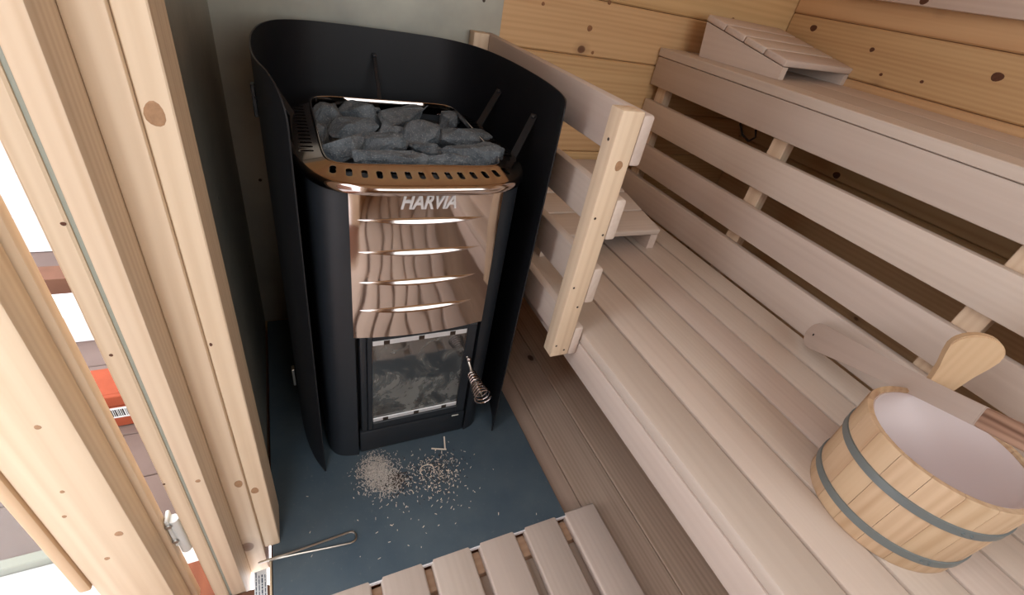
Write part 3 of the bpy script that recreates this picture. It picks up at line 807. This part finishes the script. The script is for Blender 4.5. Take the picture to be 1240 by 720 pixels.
# ------------------------------------------------------------------ outside, seen past the open door, plus an unseen light-blocking wall
gd = empty('ground', kind='structure')
board('paving', -8, -0.2, -6, 0.70, -.16, -.12, WHITE, gd, 0)
board('kerb', -8, -0.2, 0.702, 0.724, -.16, -.10, SEAL, gd, .002)
y = .726
for i in range(16):
    board('deck_board', -8, -0.2, y, y + .138, -.16, -.12, DECK, gd, .002); y += .14
ns = empty('neighbour_wall', (-2, 1.95, -.12), label='white lapped cladding wall outside seen through the gap beside the door', cat='wall')
z = .0
for i in range(15):
    link('cladding_board', box_me(7, .02, .148, WHITE, .004), None, ns, (-1.6, 0, z + .075), (.06, 0, 0)); z += .15
board('sill_beam', -.80, -.30, 1.62, 1.70, -.119, -.03, BROWN, tag(empty('timber_beam'), 'brown timber beam on the deck outside at the gap beside the door', 'beam'))
board('slab', -.75, -.28, 1.40, 1.52, -.119, -.02, WHITE, tag(empty('white_slab'), 'white slab lying on the deck outside at the gap beside the door', 'slab'))
tl = empty('tile_crate', (-.45, 1.1, -.12), label='orange terracotta crate with a barcode sticker outside at the gap beside the door', cat='crate')
for i in range(3):
    link('crate_board', box_me(.24, .012, .034, BRICKM, .002), None, tl, (0, -.06, .02 + i * .037))
link('crate_body', box_me(.24, .10, .10, BRICKM, .002), None, tl, (0, .0, .055))
sk = link('sticker', box_me(.05, .001, .036, PAPER, 0), None, tl, (.0, -.067, .055))
x_ = -.02; bm = bmesh.new()
while x_ < .02:
    w = rnd.choice((.001, .002, .003)); bmesh.ops.create_cube(bm, size=1, matrix=Matrix.Translation((x_, -.0008, 0)) @ Matrix.Diagonal((w, .0004, .024, 1))); x_ += w + rnd.choice((.001, .002))
link('barcode', finish(bm, 'barcode', INKBLACK, 0), None, sk)

sw = empty('light_block_wall', (-1.05, -1.00, -.12), label='added brown board wall outside the sauna door, out of view, blocking light', cat='wall')  # invented wall, never in view; dims the light entering through the doorway
for i in range(16):
    link('board', box_me(1.7, .02, .148, BROWN, .004), None, sw, (0, 0, .075 + i * .15), (0, 0, PI / 2))

# ------------------------------------------------------------------ larger knots, flush in the boards they belong to
KNOTM = plain("knot_wood", (156, 112, 78), 0.6, 0, 0.3, 120, 0.35); KNOTD = plain('dark_knot_wood', (100, 64, 46), 0.6, 0, 0.3, 120, 0.35)
KNOTL = plain('pale_knot_wood', (178, 140, 106), 0.6, 0, 0.3, 120, 0.3)
def knot(parent, c, ax, ra, rb, mat):
    bm = bmesh.new(); n = 14; pts = []
    for k in range(n):
        t = 2 * PI * k / n; w = 1 + .05 * math.sin(3 * t + c[2] * 50); u, v = ra * w * math.cos(t), rb * w * math.sin(t)
        pts.append({0: (0, u, v), 1: (u, 0, v), 2: (u, v, 0)}[ax])
    d = {0: -.0004, 1: -.0004, 2: .0004}[ax]
    a = [bm.verts.new(p) for p in pts]; b = [bm.verts.new(tuple(q * .85 + (d if i == ax else 0) for i, q in enumerate(p))) for p in pts]
    for k in range(n): bm.faces.new((a[k], a[(k + 1) % n], b[(k + 1) % n], b[k]))
    bm.faces.new(b)
    o = link('knot', finish(bm, 'knot', mat, 0), None, parent); o.location = tuple(c[i] - parent.location[i] for i in range(3)); return o
for x_, z_, r in ((.642, .939, .005), (.798, .902, .0085), (.826, .844, .005), (.841, .969, .006), (1.305, .987, .007)): knot(wb, (x_, YB, z_), 1, r, r * .9, KNOTM)
for y_, z_, ra, rb in ((1.159, 1.009, .012, .009), (.948, .987, .007, .006), (.632, .988, .013, .010), (.778, .942, .005, .004), (.887, .935, .005, .004), (.846, .652, .012, .010)): knot(wr, (XR, y_, z_), 0, ra, rb, KNOTD)
knot(br, (XR - .030, .87, 1.112), 0, .011, .009, KNOTD)
for x_, y_, z_, ra, rb, m_ in ((-.1085, .540, .832, .0085, .012, KNOTL), (-.1105, .540, .197, .006, .009, KNOTL), (-.129, .533, .237, .006, .010, KNOTL), (-.115, .540, .54, .0018, .003, KNOTD),
    (-.160, .475, .349, .0032, .0035, KNOTL), (-.183, .475, .754, .0022, .002, KNOTD), (-.191, .475, .598, .0018, .002, KNOTD), (-.197, .475, .359, .0016, .002, KNOTD)): knot(dj, (x_, y_, z_), 1, ra, rb, m_)
knot(dj, (-.1525, .497, .579), 0, .006, .018, KNOTM); knot(dj, (-.1525, .503, .746), 0, .0016, .004, KNOTD)
for x_, z_, r in ((-.254, .551, .0028), (-.268, .442, .0022), (-.280, .396, .0022), (-.245, .334, .0045), (-.270, .285, .003)): knot(dl, (x_, .4335, z_), 1, r, r * 1.2, KNOTL)
knot(gr, (.471, .566, .779), 1, .0072, .0085, KNOTL)
